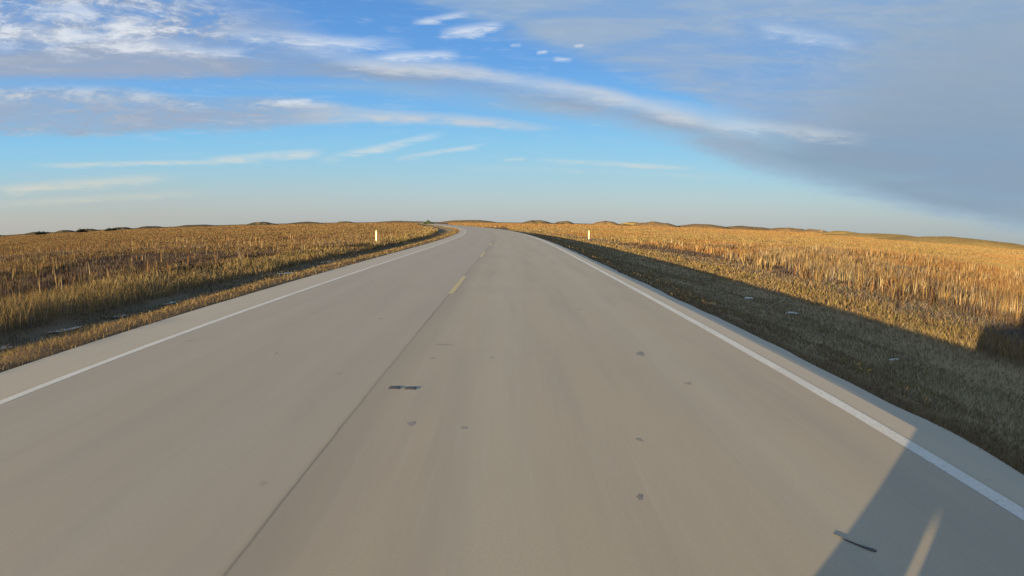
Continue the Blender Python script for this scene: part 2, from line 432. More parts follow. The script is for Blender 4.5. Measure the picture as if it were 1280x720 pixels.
def build_veg():
    MB = M['blade']
    # --- right verge: mown olive grass on the slope and ditch floor
    def zone(n, r0, r1, az0, az1, power, lo, hi, clump=None, cscale=1.2):
        x, y, r = scatter(n, r0, r1, az0, az1, power); la = lat_of(x, y)
        wob = (fbm(x * .5 + 40, y * .5) - .5) * .7
        s = (la + wob > lo) & (la + wob < hi)
        if clump is not None: s &= fbm(x * cscale + 3, y * cscale, 3) + .25 * (rng.random(len(x)) - .5) > clump
        x, y, r, la = place(s, x, y, r, la)
        return x, y, r, la, terrain(la, y)
    def lodw(w, r, k=1100.): return np.maximum(w, r / k)

    # right slope and ditch
    x, y, r, la, z = zone(300000, 3.5, 110, 0, 80, 1.45, 4.0, 10.0)
    n = len(x); pv = fbm(x * .8 + 11, y * .8, 3); h = (.03 + .09 * rng.random(n)) * (.35 + 1.3 * pv) * (1 + smooth(8, 10, la) * .9)
    c = pick('olive', n); k = rng.random(n) < .25 + 1.2 * (fbm(x * .35, y * .35 + 9, 3) - .42) + .25 * smooth(8.5, 10, la); c[k] = pick('brown', k.sum()) * 1.6
    k = rng.random(n) < .10; c[k] = pick('grey', k.sum())
    k = rng.random(n) < .05; c[k] = pick('straw', k.sum())
    blades('verge_grass', x, y, z, h, lodw(.0065, r), .6 + .38 * rng.random(n), rng.random(n) * 6.28, c, MB)
    A = bpy.data.objects['verge_grass']; tag(A, 'short olive mown grass on the shaded slope right of the road', 'grass', kind='stuff')
    # straw tufts along the pavement edges
    x, y, r, la, z = zone(420000, 2.5, 120, 0, 78, 1.5, 3.46, 5.0, clump=.36, cscale=2.0)
    x2, y2, r2, la2, z2 = zone(300000, 4.5, 160, -80, 10, 1.45, -6.55, -5.45, clump=.33, cscale=2.2)
    x, y, r, la, z = [np.concatenate(t) for t in ((x, x2), (y, y2), (r, r2), (la, la2), (z, z2))]
    n = len(x); c = pick('straw', n) * .8; k = rng.random(n) < .42; c[k] = pick('brown', k.sum()); k = rng.random(n) < .25; c[k] = pick('gold', k.sum()) * .8
    h = (.03 + .09 * rng.random(n)) * np.where(la > 0, .62, .9) * (.5 + fbm(x * 1.1, y * 1.1, 2))
    blades('roadside_grass', x, y, z, h, lodw(.005, r), .4 + .6 * rng.random(n), rng.random(n) * 6.28, c, MB)
    tag(bpy.data.objects['roadside_grass'], 'dry yellow tufts fringing both edges of the pavement', 'grass', kind='stuff')
    # right golden grass between ditch and reeds, with the matted dead stems
    x, y, r, la, z = zone(330000, 8, 160, 0, 72, 1.4, 9.6, 13.6)
    n = len(x); g = 1 - smooth(10.6, 12.2, la + (fbm(x * .3, y * .3) - .5) * 3)
    c = pick('grey', n); k = rng.random(n) < g; c[k] = pick('gold', k.sum()); k = rng.random(n) < .30; c[k] = pick('brown', k.sum()); k = rng.random(n) < .08; c[k] = pick('green', k.sum()) ; k = rng.random(n) < .12; c[k] = pick('russet', k.sum()); k = rng.random(n) < .10; c[k] = pick('straw', k.sum())
    h = (.07 + .15 * rng.random(n)) * (.5 + fbm(x * .7, y * .7, 2))
    ln = np.where(rng.random(n) < g, .3 + .5 * rng.random(n), .6 + .35 * rng.random(n))
    blades('golden_grass', x, y, z, h, lodw(.007, r), ln, rng.random(n) * 6.28, c, MB)
    tag(bpy.data.objects['golden_grass'], 'low golden grass in sunlight between the ditch and the reeds right of the road', 'grass', kind='stuff')
    # right reeds
    def reeds(name, n0, r0, r1, az0, az1, power, lo, hi, hh, width, pals, nb, seed_off=0, clumpy=.30, k=900., hv=.35):
        x, y, r = scatter(n0, r0, r1, az0, az1, power); la = lat_of(x, y)
        wob = (fbm(x * .22 + seed_off, y * .22) - .5) * 3.0
        s = (la + wob > lo) & (la + wob < hi)
        cl = fbm(x * .55 + seed_off, y * .55 + 2, 3)
        s &= cl + .35 * (rng.random(len(x)) - .5) > clumpy
        x, y, r, la = place(s, x, y, r, la)
        m = len(x); z = terrain(la, y)
        big = np.clip(.5 + (1.35 if hi > 0 else .9) * (fbm(x * .12 + seed_off, y * .07 + 7, 3) - .5), 0, 1)
        H0 = hh * (.62 + .46 * rng.random(m)) * (1 - hv + 2.1 * hv * big)
        # choose palette by patch
        pi = np.clip((big + .22 * (rng.random(m) - .5) - .25) / .5, 0, .999)
        X, Y_, Z, HH, W, L, A_, C = [], [], [], [], [], [], [], []
        cp = np.zeros((m, 3))
        idx = (pi * len(pals)).astype(int)
        for j, p in enumerate(pals):
            k_ = idx == j
            if k_.any(): cp[k_] = pick(p, k_.sum())
        for b in range(nb):
            jit = (.05 + r * .0015)
            X.append(x + rng.normal(0, 1, m) * jit); Y_.append(y + rng.normal(0, 1, m) * jit); Z.append(z)
            f = .6 + .5 * rng.random(m) if b else np.ones(m)
            HH.append(H0 * f); W.append(np.maximum(width * (.7 + .6 * rng.random(m)), r / k))
            L.append((.05 + .50 * rng.random(m)) if b else .02 + .12 * rng.random(m)); A_.append(rng.random(m) * 6.28)
            C.append(cp * (1 + np.where(r < 45, .5, .22)[:, None] * (rng.random((m, 1)) - .5)))
        cat = np.concatenate
        return [cat(v) for v in (X, Y_, Z, HH, W, L, A_, C)]
    def put(name, parts, label, cat_):
        P = [np.concatenate([p[i] for p in parts]) for i in range(8)]
        o = blades(name, P[0], P[1], P[2], P[3], P[4], P[5], P[6], P[7], M['blade'], .6)
        tag(o, label, cat_, kind='stuff')
        print(name, len(P[0]))
    pr = ['russet', 'reed', 'reed', 'straw', 'reed', 'grey']
    far_r = ['russet', 'gold', 'russet', 'gold', 'straw', 'brown', 'gold']
    fc = ['russet', 'russet', 'gold', 'russet']
    parts = [reeds('u', 80000, 9, 60, 4, 66, .7, 12.6, 38, .34, .012, ['dark', 'brown', 'dark', 'brown'], 4, clumpy=.30, seed_off=5),
             reeds('a', 50000, 9, 60, 6, 66, .7, 13.8, 36, .76, .012, ['russet', 'brown', 'reed', 'grey', 'straw', 'brown', 'reed', 'dark'], 5, clumpy=.45, hv=.55),
             reeds('a2', 9000, 10, 60, 4, 66, .8, 12.9, 36, .92, .02, ['reed', 'straw', 'russet'], 3, clumpy=.52, seed_off=23),
             reeds('b1', 60000, 30, 75, 8, 66, .8, 33, 999, .30, .014, far_r, 3, k=1500., clumpy=.30, seed_off=31),
             reeds('b', 120000, 55, 240, 0, 62, 1.1, 13.2, 999, .34, .02, far_r, 3, k=1500., clumpy=.30, seed_off=31),
             reeds('c', 80000, 220, 1200, -6, 60, 1.3, 12., 9999, .42, .05, fc, 2, k=1000., clumpy=.2, seed_off=31)]
    put('reed_bed', parts, 'dense tawny reeds filling the marsh right of the road', 'reeds')
    # left field
    x, y, r, la, z = zone(420000, 9, 200, -82, 0, 1.35, -13.2, -9.7)
    n = len(x); c = pick('gold', n); tp = fbm(x * .3 + 70, y * .3, 3); k = rng.random(n) < .15 + 1.6 * (tp - .42); c[k] = pick('brown', k.sum()); k = rng.random(n) < .30; c[k] = pick('straw', k.sum()) * 1.1
    h = (.16 + .28 * rng.random(n)) * (.3 + 1.4 * fbm(x * .45, y * .45, 3)) * (1 - .45 * smooth(-12, -13.2, la))
    blades('tall_grass', x, y, z, h, lodw(.007, r), .2 + .5 * rng.random(n), rng.random(n) * 6.28, c, MB)
    tag(bpy.data.objects['tall_grass'], 'tall golden brown grass along the ditch left of the road', 'grass', kind='stuff')
    # ditch stubble on the left
    x, y, r, la, z = zone(300000, 5, 100, -82, 0, 1.5, -10., -6.4, clump=.36)
    n = len(x); c = pick('olive', n) * .8; k = rng.random(n) < .4; c[k] = pick('grey', k.sum()) * .7
    k = rng.random(n) < .3; c[k] = pick('brown', k.sum())
    blades('ditch_grass', x, y, z, (.03 + .10 * rng.random(n)) * (.4 + 1.2 * fbm(x, y, 2)), lodw(.006, r), .5 + .4 * rng.random(n), rng.random(n) * 6.28, c, MB)
    tag(bpy.data.objects['ditch_grass'], 'thin dark stubble in the shaded ditch left of the road', 'grass', kind='stuff')
    pl = ['dark', 'brown', 'gold', 'brown', 'russet', 'brown', 'straw', 'grey', 'brown']
    fl = ['brown', 'russet', 'brown', 'gold', 'brown', 'russet']
    parts = [reeds('d', 60000, 11, 48, -80, 0, .6, -90, -12.2, .42, .012, pl, 5, seed_off=50, clumpy=.36, hv=.45),
             reeds('e', 110000, 44, 220, -66, 0, 1.1, -999, -12.2, .36, .02, fl, 3, seed_off=50, k=1500., hv=.5),
             reeds('f', 80000, 200, 1200, -64, 2, 1.3, -9999, -12., .42, .05, fl, 2, seed_off=50, k=1000., clumpy=.2),
             reeds('g', 2600, 13, 70, -75, -5, 1.0, -40, -11.6, .80, .020, ['straw', 'reed', 'grey'], 1, seed_off=80, clumpy=.48)]
    put('marsh_grass', parts, 'brown and straw marsh grass covering the flat field left of the road', 'grass')

# ------------------------------------------------------------------ distant things
def polar(az, d): return d * math.sin(R(az)), d * math.cos(R(az))

def build_hill(az, el, d, waz, mat, depth=.35, seed=0, nz=.25):
    """a vegetated dune: a mound of real size at its own distance"""
    cx, cy = polar(az, d); wid = d * R(waz); top = 1.45 + d * math.tan(R(el)) + .5
    nx, ny = 60, 22
    u = np.linspace(-1, 1, nx); v = np.linspace(-1, 1, ny); U, V = np.meshgrid(u, v)
    prof = np.clip(1 - U ** 2, 0, 1) ** 1.1 * np.clip(1 - V ** 2, 0, 1) ** .8
    n = fbm(U * 3.5 + seed * 13.7, V * 2 + seed * 3.1, 4)
    Z = top * prof * (1 - nz + 2 * nz * n) - 1.0
    ca, sa = math.cos(-R(az)), math.sin(-R(az))
    lx, ly = U * wid / 2, V * wid * depth
    X = lx * ca - ly * sa; Y = lx * sa + ly * ca
    me = grid_mesh('hill', X, Y, Z)
    o = link('hill', me, mat); o.location = (cx, cy, 0); tag(o, kind='structure')
    return o

def leaf_mass(name, w, d_, h, n, size, seed, mat, parent=None):
    g = np.random.default_rng(seed)
    # several lobes, leaves in their volume
    k = max(3, int(w / h * 2.2))
    cx = np.linspace(-w * .36, w * .36, k) + g.normal(0, w * .03, k); ch = h * (.55 + .45 * g.random(k)) * (1 - .45 * (cx / (w * .5)) ** 2)
    i = g.integers(0, k, n)
    p = g.normal(0, 1, (n, 3)); p /= np.linalg.norm(p, axis=1)[:, None]; p *= (g.random((n, 1)) ** .4)
    P = np.stack([cx[i] + p[:, 0] * w / k * .95, p[:, 1] * d_ * .5, ch[i] * .5 + p[:, 2] * ch[i] * .5], -1)
    a = g.normal(0, 1, (n, 3)); a /= np.linalg.norm(a, axis=1)[:, None]; b = np.cross(a, g.normal(0, 1, (n, 3))); b /= np.linalg.norm(b, axis=1)[:, None]
    s = size * (.6 + .8 * g.random((n, 1)))
    V = np.stack([P - a * s, P + b * s * .5, P + a * s, P - b * s * .5], 1).reshape(-1, 3).astype(np.float32)
    V[:, 2] = np.maximum(V[:, 2], 0)
    me = bpy.data.meshes.new(name); make(me, V, np.arange(n * 4).reshape(-1, 4))
    return link(name, me, mat, parent)

def build_far():
    hm, hg, hd = M['hill_tan'], M['hill_gold'], M['hill_dark']
    L = [  # az, el, dist, width deg, material
        (-47.3, .06, 900, 4.0, hd), (-44.5, .07, 850, 3.0, hd), (-42.2, .08, 900, 3.2, hd), (-39.0, .09, 900, 3.6, hd), (-36, .06, 900, 4, hd),
        (-31.5, .05, 950, 6, hd), (-24.9, .12, 800, 4.2, hd), (-20.5, .05, 1000, 5, hd), (-16.5, .06, 900, 2.6, hd), (-11, .03, 1200, 8, hm),
        (-4, .07, 1300, 7, hm), (2.8, .13, 900, 3.6, hd), (5.5, .10, 950, 2.4, hd), (9.7, .15, 800, 3.6, hm), (12.2, .13, 850, 3.4, hg),
        (14.6, .24, 700, 5.6, hm), (19.4, .17, 720, 6.8, hm), (24.0, .10, 800, 9, hm), (28, .17, 750, 5.6, M['hill_sand']), (30.6, .13, 720, 4.2, M['hill_sand']),
        (33.4, .08, 700, 6.6, hg), (38.0, .08, 420, 16, hg), (46.5, .22, 330, 22, hg), (57, .25, 360, 16, hg), (-52.5, .08, 850, 5.5, hd), (-58, .1, 900, 6, hd)]
    for i, (az, el, d, w, m) in enumerate(L): build_hill(az, el + (.08 if az < -6 else .15), d, w, m, seed=i + 1)
    # shrubs on the skyline
    g = 'dark shrub thickets on the left skyline'
    S = [(-47.0, 560, 13, 3.6, 'low dark shrub thicket on the far left skyline, leftmost of the row'),
         (-42.8, 560, 11, 4.2, 'dark peaked shrub thicket on the left skyline, right of the leftmost one'),
         (-39.9, 560, 13, 3.8, 'low dark shrub thicket on the left skyline, rightmost of the row')]
    for i, (az, d, w, h, lab) in enumerate(S):
        x, y = polar(az, d); o = empty('shrub_thicket', (x, y, float(terrain(lat_of(x, y), y))), -R(az))
        tag(o, lab, 'shrubs', g)
        leaf_mass('foliage', w, w * .4, h, 1600, .35, i, M['leaf_dark'], o)
        bm = bmesh.new()
        for k in range(7):
            bmesh.ops.create_cone(bm, segments=5, radius1=.12, radius2=.04, depth=h * .8, matrix=Matrix.Translation(((k - 3) * w * .11, 0, h * .4)) @ Matrix.Rotation((k - 3) * .12, 4, 'Y'))
        me = bpy.data.meshes.new('stem'); bm.to_mesh(me); bm.free(); link('stem', me, M['bark'], o)
    x, y = polar(-8.05, 430)
    o = empty('bush', (x, y, -.4), R(8)); tag(o, 'round dark green bush beside the far end of the road on the horizon', 'bush')
    leaf_mass('foliage', 7.0, 4.0, 3.6, 2600, .22, 11, M['leaf_green'], o)
    bm = bmesh.new()
    for k in range(5):
        bmesh.ops.create_cone(bm, segments=6, radius1=.10, radius2=.03, depth=2.2, matrix=Matrix.Translation(((k - 2) * .5, 0, 1.0)) @ Matrix.Rotation((k - 2) * .2, 4, 'Y'))
    me = bpy.data.meshes.new('stem'); bm.to_mesh(me); bm.free(); link('stem', me, M['bark'], o)

# ------------------------------------------------------------------ delineator posts
def build_post(x, y, z, h, tilt, label):
    t = empty('delineator_post', (x, y, z), tilt[1]); t.rotation_euler.x = 0
    tag(t, label, 'road marker post', 'white delineator posts on the verges')
    bm = bmesh.new(); w = .062
    prof = []
    for k in range(9):                       # curved flexible plate, rounded at the top
        a = -1 + 2 * k / 8; prof.append((a * w, .016 * (1 - a * a)))
    levels = [0, .25, .5, .75, .9, .95, .98, 1.0]; rows = []
    for s_, yo in ((0, 0), (1, .006)):
        rr = []
        for l in levels:
            kx = 1 if l <= .9 else math.sqrt(max(.02, 1 - ((l - .9) / .1) ** 2 * .94))
            rr.append([bm.verts.new((px * kx, py + yo, l * h)) for px, py in prof])
        rows.append(rr)
    for s_, rr in enumerate(rows):
        for a, b in zip(rr, rr[1:]):
            for j in range(8):
                f = (a[j], a[j + 1], b[j + 1], b[j]); bm.faces.new(f if s_ == 0 else f[::-1])
    A, B = rows
    for i in range(len(levels) - 1):
        for j in (0, 8):
            bm.faces.new((A[i][j], A[i + 1][j], B[i + 1][j], B[i][j]))
    for j in range(8): bm.faces.new((A[-1][j], A[-1][j + 1], B[-1][j + 1], B[-1][j]))
    bmesh.ops.recalc_face_normals(bm, faces=bm.faces)
    me = bpy.data.meshes.new('plate'); bm.to_mesh(me); bm.free(); link('plate', me, M['post_white'], t)
    bm = bmesh.new(); bmesh.ops.create_cube(bm, size=1)
    for v in bm.verts: v.co = Vector((v.co.x * .07, v.co.y * .006 - .004, v.co.z * .09 + h * .86))
    bmesh.ops.bevel(bm, geom=bm.edges[:], offset=.002, segments=1, affect='EDGES')
    me = bpy.data.meshes.new('reflector'); bm.to_mesh(me); bm.free(); link('reflector', me, M['reflector'], t)
    bm = bmesh.new(); bmesh.ops.create_cone(bm, cap_ends=True, segments=10, radius1=.03, radius2=.026, depth=.22, matrix=Matrix.Translation((0, .03, .05)))
    me = bpy.data.meshes.new('anchor'); bm.to_mesh(me); bm.free(); link('anchor', me, M['steel'], t)

# ------------------------------------------------------------------ puddles, stones, litter
def build_ditch_bits():
    for i, (x, y, rx, ry) in enumerate([(-8.9, 6.8, .42, .22), (-8.8, 8.8, .34, .16), (-8.9, 10.7, .34, .18), (-8.7, 12.9, .30, .14), (-8.9, 20.5, .7, .3), (-8.8, 27, .8, .3)]):
        z = float(terrain(np.array(x), np.array(y)))
        o = link('puddle', blob_mesh('puddle', rx, ry, .001, 28, .5, i + 40), M['water']); o.location = (x, y, z + .03); tag(o, kind='structure')
        o.rotation_euler.z = R(84 - 3 * i)
    stones = [(7.34, 16.3, .17, .09, .05, 'flat pale stone lying in the shaded ditch grass, the farther one'),
              (7.40, 13.5, .19, .08, .045, 'flat pale stone lying in the shaded ditch grass, the nearer larger one'),
              (6.25, 7.6, .15, .035, .022, 'thin pale sliver of stone in the shaded grass nearest the pavement')]
    for i, (x, y, rx, ry, h, lab) in enumerate(stones):
        z = float(terrain(np.array(x), np.array(y)))
        bm = bmesh.new(); bmesh.ops.create_icosphere(bm, subdivisions=3, radius=1)
        for v in bm.verts:
            n = 1 + .22 * mnoise.noise(v.co * 1.7 + Vector((i * 5, 0, 0))) + .08 * mnoise.noise(v.co * 5)
            v.co = Vector((v.co.x * rx * n, v.co.y * ry * n, max(v.co.z, -.3) * h * n))
        me = bpy.data.meshes.new('stone'); bm.to_mesh(me); bm.free()
        for p in me.polygons: p.use_smooth = True
        o = link('stone', me, M['stone']); o.location = (x, y, z + h * .7); o.rotation_euler.z = R(-20 + 15 * i)
        tag(o, lab, 'stone', 'pale stones in the right ditch')

# ------------------------------------------------------------------ the vehicle that carries the camera (its shadow falls across the right of the road)
def box_bm(bm, x0, x1, y0, y1, z0, z1, bev=0., seg=2):
    r = bmesh.ops.create_cube(bm, size=1); vs = r['verts']
    for v in vs:
        v.co = Vector(((x0 + x1) / 2 + v.co.x * (x1 - x0), (y0 + y1) / 2 + v.co.y * (y1 - y0), (z0 + z1) / 2 + v.co.z * (z1 - z0)))
    if bev: bmesh.ops.bevel(bm, geom=list({e for v in vs for e in v.link_edges}), offset=bev, segments=seg, affect='EDGES')

def part(name, fn, mat, parent, smooth_=False):
    bm = bmesh.new(); fn(bm); bmesh.ops.recalc_face_normals(bm, faces=bm.faces)
    me = bpy.data.meshes.new(name); bm.to_mesh(me); bm.free()
    if smooth_:
        for p in me.polygons: p.use_smooth = True
    return link(name, me, mat, parent)

def extrude_profile(bm, pts, x0, x1, inset=0.):
    """side profile (y, z) swept across x"""
    a = [bm.verts.new((x0, y, z)) for y, z in pts]; b = [bm.verts.new((x1, y, z)) for y, z in pts]
    bm.faces.new(a); bm.faces.new(b[::-1]); n = len(pts)
    for i in range(n): bm.faces.new((a[i], b[i], b[(i + 1) % n], a[(i + 1) % n]))
    bmesh.ops.bevel(bm, geom=bm.edges[:], offset=.025, segments=2, affect='EDGES')

def build_truck():
    t = empty('pickup_truck', (0.02, -.08, 0)); W = .955
    tag(t, 'white pickup truck driving in the right lane, just behind the viewpoint', 'pickup')
    # body: hood, doors and bed sides with wheel arches cut into the profile
    pr = [(0, .345), (.02, .62), (.01, .80), (-.06, .84), (-1.35, 1.02), (-3.55, 1.10), (-3.58, 1.12), (-5.50, 1.12), (-5.55, .52)]
    def arch(cy): return [(cy + .47 * math.cos(a), .38 + .47 * math.sin(a)) for a in [math.pi - k * math.pi / 10 for k in range(11)]]
    pr2 = pr + [(-5.2, .44)] + arch(-4.55) + [(-3.9, .40), (-1.6, .40)] + arch(-.95) + [(-.40, .345)]
    body = part('body', lambda bm: extrude_profile(bm, pr2, -W, W), M['truck_paint'], t)
    cab = [(-1.30, 1.08), (-1.95, 1.74), (-2.15, 1.80), (-3.30, 1.80), (-3.48, 1.72), (-3.56, 1.08)]
    def fcab(bm):
        a = [bm.verts.new((-W + .02 + max(0, z - 1.08) * .17, y, z)) for y, z in cab]; b = [bm.verts.new((W - .02 - max(0, z - 1.08) * .17, y, z)) for y, z in cab]
        bm.faces.new(a); bm.faces.new(b[::-1]); n = len(cab)
        for i in range(n): bm.faces.new((a[i], b[i], b[(i + 1) % n], a[(i + 1) % n]))
        bmesh.ops.bevel(bm, geom=bm.edges[:], offset=.03, segments=2, affect='EDGES')
    part('cab', fcab, M['truck_paint'], t)
    def quadplate(ps, th=.012):
        def f(bm):
            v = [Vector(p) for p in ps]; n = (v[1] - v[0]).cross(v[2] - v[0]).normalized() * th
            a = [bm.verts.new(p - n) for p in v]; b = [bm.verts.new(p + n) for p in v]
            bm.faces.new(a); bm.faces.new(b[::-1])
            for i in range(len(v)): bm.faces.new((a[i], a[(i + 1) % len(v)], b[(i + 1) % len(v)], b[i]))
        return f
    part('windshield', quadplate([(-.78, -1.40, 1.175), (.78, -1.40, 1.175), (.70, -1.90, 1.69), (-.70, -1.90, 1.69)], .02), M['glass'], t)
    part('rear_window', quadplate([(-.72, -3.555, 1.16), (.72, -3.555, 1.16), (.66, -3.50, 1.66), (-.66, -3.50, 1.66)], .02), M['glass'], t)
    for s in (-1, 1):
        xa = lambda z: s * (W - .02 - (z - 1.08) * .17)
        for ps in (((-1.62, 1.15), (-2.38, 1.15), (-2.38, 1.67), (-2.02, 1.67)), ((-2.48, 1.15), (-3.38, 1.15), (-3.34, 1.67), (-2.48, 1.67))):
            part('side_window', quadplate([(xa(z), y, z) for y, z in ps], .012), M['glass'], t)
        def fm(bm):
            box_bm(bm, s * 1.0 - .09, s * 1.0 + .09, -1.78, -1.68, 1.12, 1.36, .03)
            box_bm(bm, min(s * .90, s * .96), max(s * .90, s * .96), -1.75, -1.71, 1.14, 1.18)
        part('side_mirror', fm, M['black_plastic'], t)
        hl = part('headlight', lambda bm: box_bm(bm, s * .77 - .15, s * .77 + .15, -.06, .012, .74, .88, .02), M['lens'], t)
        part('tail_light', lambda bm: box_bm(bm, s * .89 - .055, s * .89 + .055, -5.575, -5.50, .72, 1.08, .015), M['red_lens'], t)
        part('door_handle', lambda bm: box_bm(bm, s * .968 - .014, s * .968 + .014, -2.36, -2.20, .98, 1.01, .006), M['steel'], t)
        for cy in (-.95, -4.55):
            wh = empty('wheel', (s * .82, cy, .38)); wh.parent = t
            def tyre(bm):
                n, m_ = 40, 12
                rings = []
                for i in range(n):
                    a = 2 * math.pi * i / n; ring = []
                    for j in range(m_):
                        b = 2 * math.pi * j / m_
                        rr = .29 + .09 * max(-1, min(1, 1.25 * math.cos(b))); xx = .115 * max(-1, min(1, 1.3 * math.sin(b)))
                        ring.append(bm.verts.new((xx, rr * math.cos(a), rr * math.sin(a))))
                    rings.append(ring)
                for i in range(n):
                    for j in range(m_):
                        bm.faces.new((rings[i][j], rings[i][(j + 1) % m_], rings[(i + 1) % n][(j + 1) % m_], rings[(i + 1) % n][j]))
            part('tyre', tyre, M['rubber'], wh, True)
            def rim(bm):
                bmesh.ops.create_cone(bm, cap_ends=True, segments=32, radius1=.225, radius2=.225, depth=.15, matrix=Matrix.Rotation(math.pi / 2, 4, 'Y'))
                for k in range(5):
                    a = k * 2 * math.pi / 5
                    r_ = bmesh.ops.create_cube(bm, size=1)
                    for v in r_['verts']:
                        p = Vector((v.co.x * .03 + s * .085, v.co.y * .05, v.co.z * .17 + .10))
                        v.co = Matrix.Rotation(a, 3, 'X') @ p
            part('rim', rim, M['steel'], wh)
    part('grille', lambda bm: [box_bm(bm, -.58, .58, -.03, .012, z, z + .045, .008) for z in (.66, .73, .80, .87)], M['black_plastic'], t)
    part('front_bumper', lambda bm: box_bm(bm, -.96, .96, -.16, .05, .35, .56, .02), M['steel'], t)
    # added low panels under the bumper, gaps shaped to pass strips of sunlight
    part('shadow_panels', lambda bm: (box_bm(bm, -.955, -.42, -.03, .04, .12, .42, .01), box_bm(bm, -.27, .40, -.03, .04, .12, .42, .01), box_bm(bm, .55, .95, -.03, .04, .12, .42, .01)), M['black_plastic'], t)
    part('rear_bumper', lambda bm: box_bm(bm, -.93, .93, -5.66, -5.52, .44, .62, .03), M['steel'], t)

# ------------------------------------------------------------------ sky
def build_world():
    w = bpy.data.worlds.new('World'); scene.world = w; w.use_nodes = True
    nt = w.node_tree; nt.nodes.clear(); q = NB(nt)
    out = nt.nodes.new('ShaderNodeOutputWorld'); bg = nt.nodes.new('ShaderNodeBackground')
    nt.links.new(bg.outputs[0], out.inputs[0])
    sky = nt.nodes.new('ShaderNodeTexSky'); sky.sky_type = 'NISHITA'; sky.sun_disc = False
    sky.sun_elevation = R(SUN_EL); sky.sun_rotation = R(SUN_AZ)
    sky.air_density = 1.0; sky.dust_density = .6; sky.ozone_density = 1.4; sky.altitude = 0
    tc = nt.nodes.new('ShaderNodeTexCoord'); x, y, z = q.sep(tc.outputs['Generated'])
    az = q.math('MULTIPLY', q.math('ARCTAN2', x, y), 57.2958)          # degrees right of the road ahead
    el = q.math('MULTIPLY', q.math('ARCSINE', z), 57.2958)
    t = q.math('DIVIDE', q.math('ADD', az, 60), 120, clamp=True)
    K = 1 / .348
    def C(r, g, b):                      # sky colours, given as sRGB bytes of a clear view
        f = lambda c: ((c / 255 + .055) / 1.055) ** 2.4 if c > 10 else c / 255 / 12.92
        return (f(r) * K, f(g) * K, f(b) * K)
    # clear sky by height
    ramp = nt.nodes.new('ShaderNodeValToRGB'); cr = ramp.color_ramp; cr.interpolation = 'B_SPLINE'
    stops = [(-3, C(158, 166, 168)), (0, C(180, 186, 188)), (2.2, C(178, 198, 204)), (4.5, C(160, 201, 219)), (7.5, C(136, 199, 234)), (11, C(116, 182, 235)), (16, C(98, 160, 228)), (24, C(86, 144, 212)), (60, C(58, 106, 170))]
    cr.elements.remove(cr.elements[1]); cr.elements[0].position = (stops[0][0] + 5) / 65; cr.elements[0].color = (*[v_ / 4 for v_ in stops[0][1]], 1)
    for h_, c_ in stops[1:]:
        e_ = cr.elements.new((h_ + 5) / 65); e_.color = (*[v_ / 4 for v_ in c_], 1)
    nt.links.new(q.lin(el, -5, 60), ramp.inputs[0])
    sc4 = nt.nodes.new('ShaderNodeVectorMath'); sc4.operation = 'SCALE'; sc4.inputs['Scale'].default_value = 4.0
    nt.links.new(ramp.outputs[0], sc4.inputs[0]); clear = sc4.outputs[0]
    # hazier and greyer near the horizon towards the left, bluer to the right
    hz = q.math('MULTIPLY', q.sstep(el, 7, 0), q.sstep(az, 0, -55))
    clear = q.mix(q.math('MULTIPLY', hz, .55), clear, C(180, 176, 166))
    hz = q.math('MULTIPLY', q.sstep(el, 6, 0), q.sstep(az, 15, 55))
    clear = q.mix(q.math('MULTIPLY', hz, .7), clear, C(150, 168, 178))
    sund = (math.sin(R(SUN_AZ)), math.cos(R(SUN_AZ)))
    toward = q.math('ADD', q.math('MULTIPLY', x, sund[0]), q.math('MULTIPLY', y, sund[1]))
    physical = q.sstep(toward, .2, .9)                                   # the real sky glow around the sun
    base = q.mix(q.lin(physical, 0, 1, .06, .9), clear, sky.outputs[0])
    # cloud fibres
    f1 = q.noise(q.comb(q.math('MULTIPLY', az, .055), q.math('MULTIPLY', el, .42)), 1., 6, .62, .5)
    f2 = q.noise(q.comb(q.math('MULTIPLY', az, .22), q.math('ADD', q.math('MULTIPLY', el, 1.5), q.math('MULTIPLY', az, .06)), 4.), 1., 6, .65, .6)
    f3 = q.noise(q.comb(q.math('MULTIPLY', az, .16), q.math('MULTIPLY', el, .42), 9.), 1.3, 9, .68, .3)
    w1 = q.math('SUBTRACT', f1, .5); w2 = q.math('SUBTRACT', f2, .5); w3 = q.math('SUBTRACT', f3, .5)
    def cv(pts, hi=30.):
        p = [((a + 60) / 120, max(0., e) / hi) for a, e in pts if -60 <= a <= 60]
        p = [(0., p[0][1])] + p + [(1., p[-1][1])]
        return q.math('MULTIPLY', q.curve(t, p), hi)
    def band(bot, top, sb, st, a1, a2, a3=0.):
        nst = q.math('MULTIPLY', st, -1.)
        B, T = cv(bot), cv(top)
        e = q.math('ADD', el, q.math('ADD', q.math('MULTIPLY', w1, a1), q.math('ADD', q.math('MULTIPLY', w2, a2), q.math('MULTIPLY', w3, a3))))
        d = q.math('MULTIPLY', q.sstep(q.math('SUBTRACT', e, B), -sb, sb), q.sstep(q.math('SUBTRACT', T, e), nst, st))
        v = q.math('DIVIDE', q.math('SUBTRACT', e, B), q.math('MAXIMUM', q.math('SUBTRACT', T, B), .3))
        return d, v, B, T
    # thin veil of the upper right
    dS, vS, B_, T_ = band([(-60, 26), (-20, 24.5), (-11.7, 22.9), (-6.6, 20.6), (0, 19.0), (6.6, 16.9), (15.5, 14.0), (21, 11.7), (29, 8.4), (37, 6), (51.4, 3.4)], [(-60, 29.9), (60, 29.9)], 1.3, 1.5, 2.5, .8)
    dS = q.math('MULTIPLY', q.sstep(el, 0, 3), q.sstep(q.math('ADD', q.math('SUBTRACT', el, B_), q.math('ADD', q.math('MULTIPLY', w1, 3.2), q.math('MULTIPLY', w2, 1.2))), -1.2, 1.8))
    body = q.lin(q.math('ADD', q.math('MULTIPLY', f1, .7), q.math('MULTIPLY', f3, .3)), .32, .56, .74, .97)
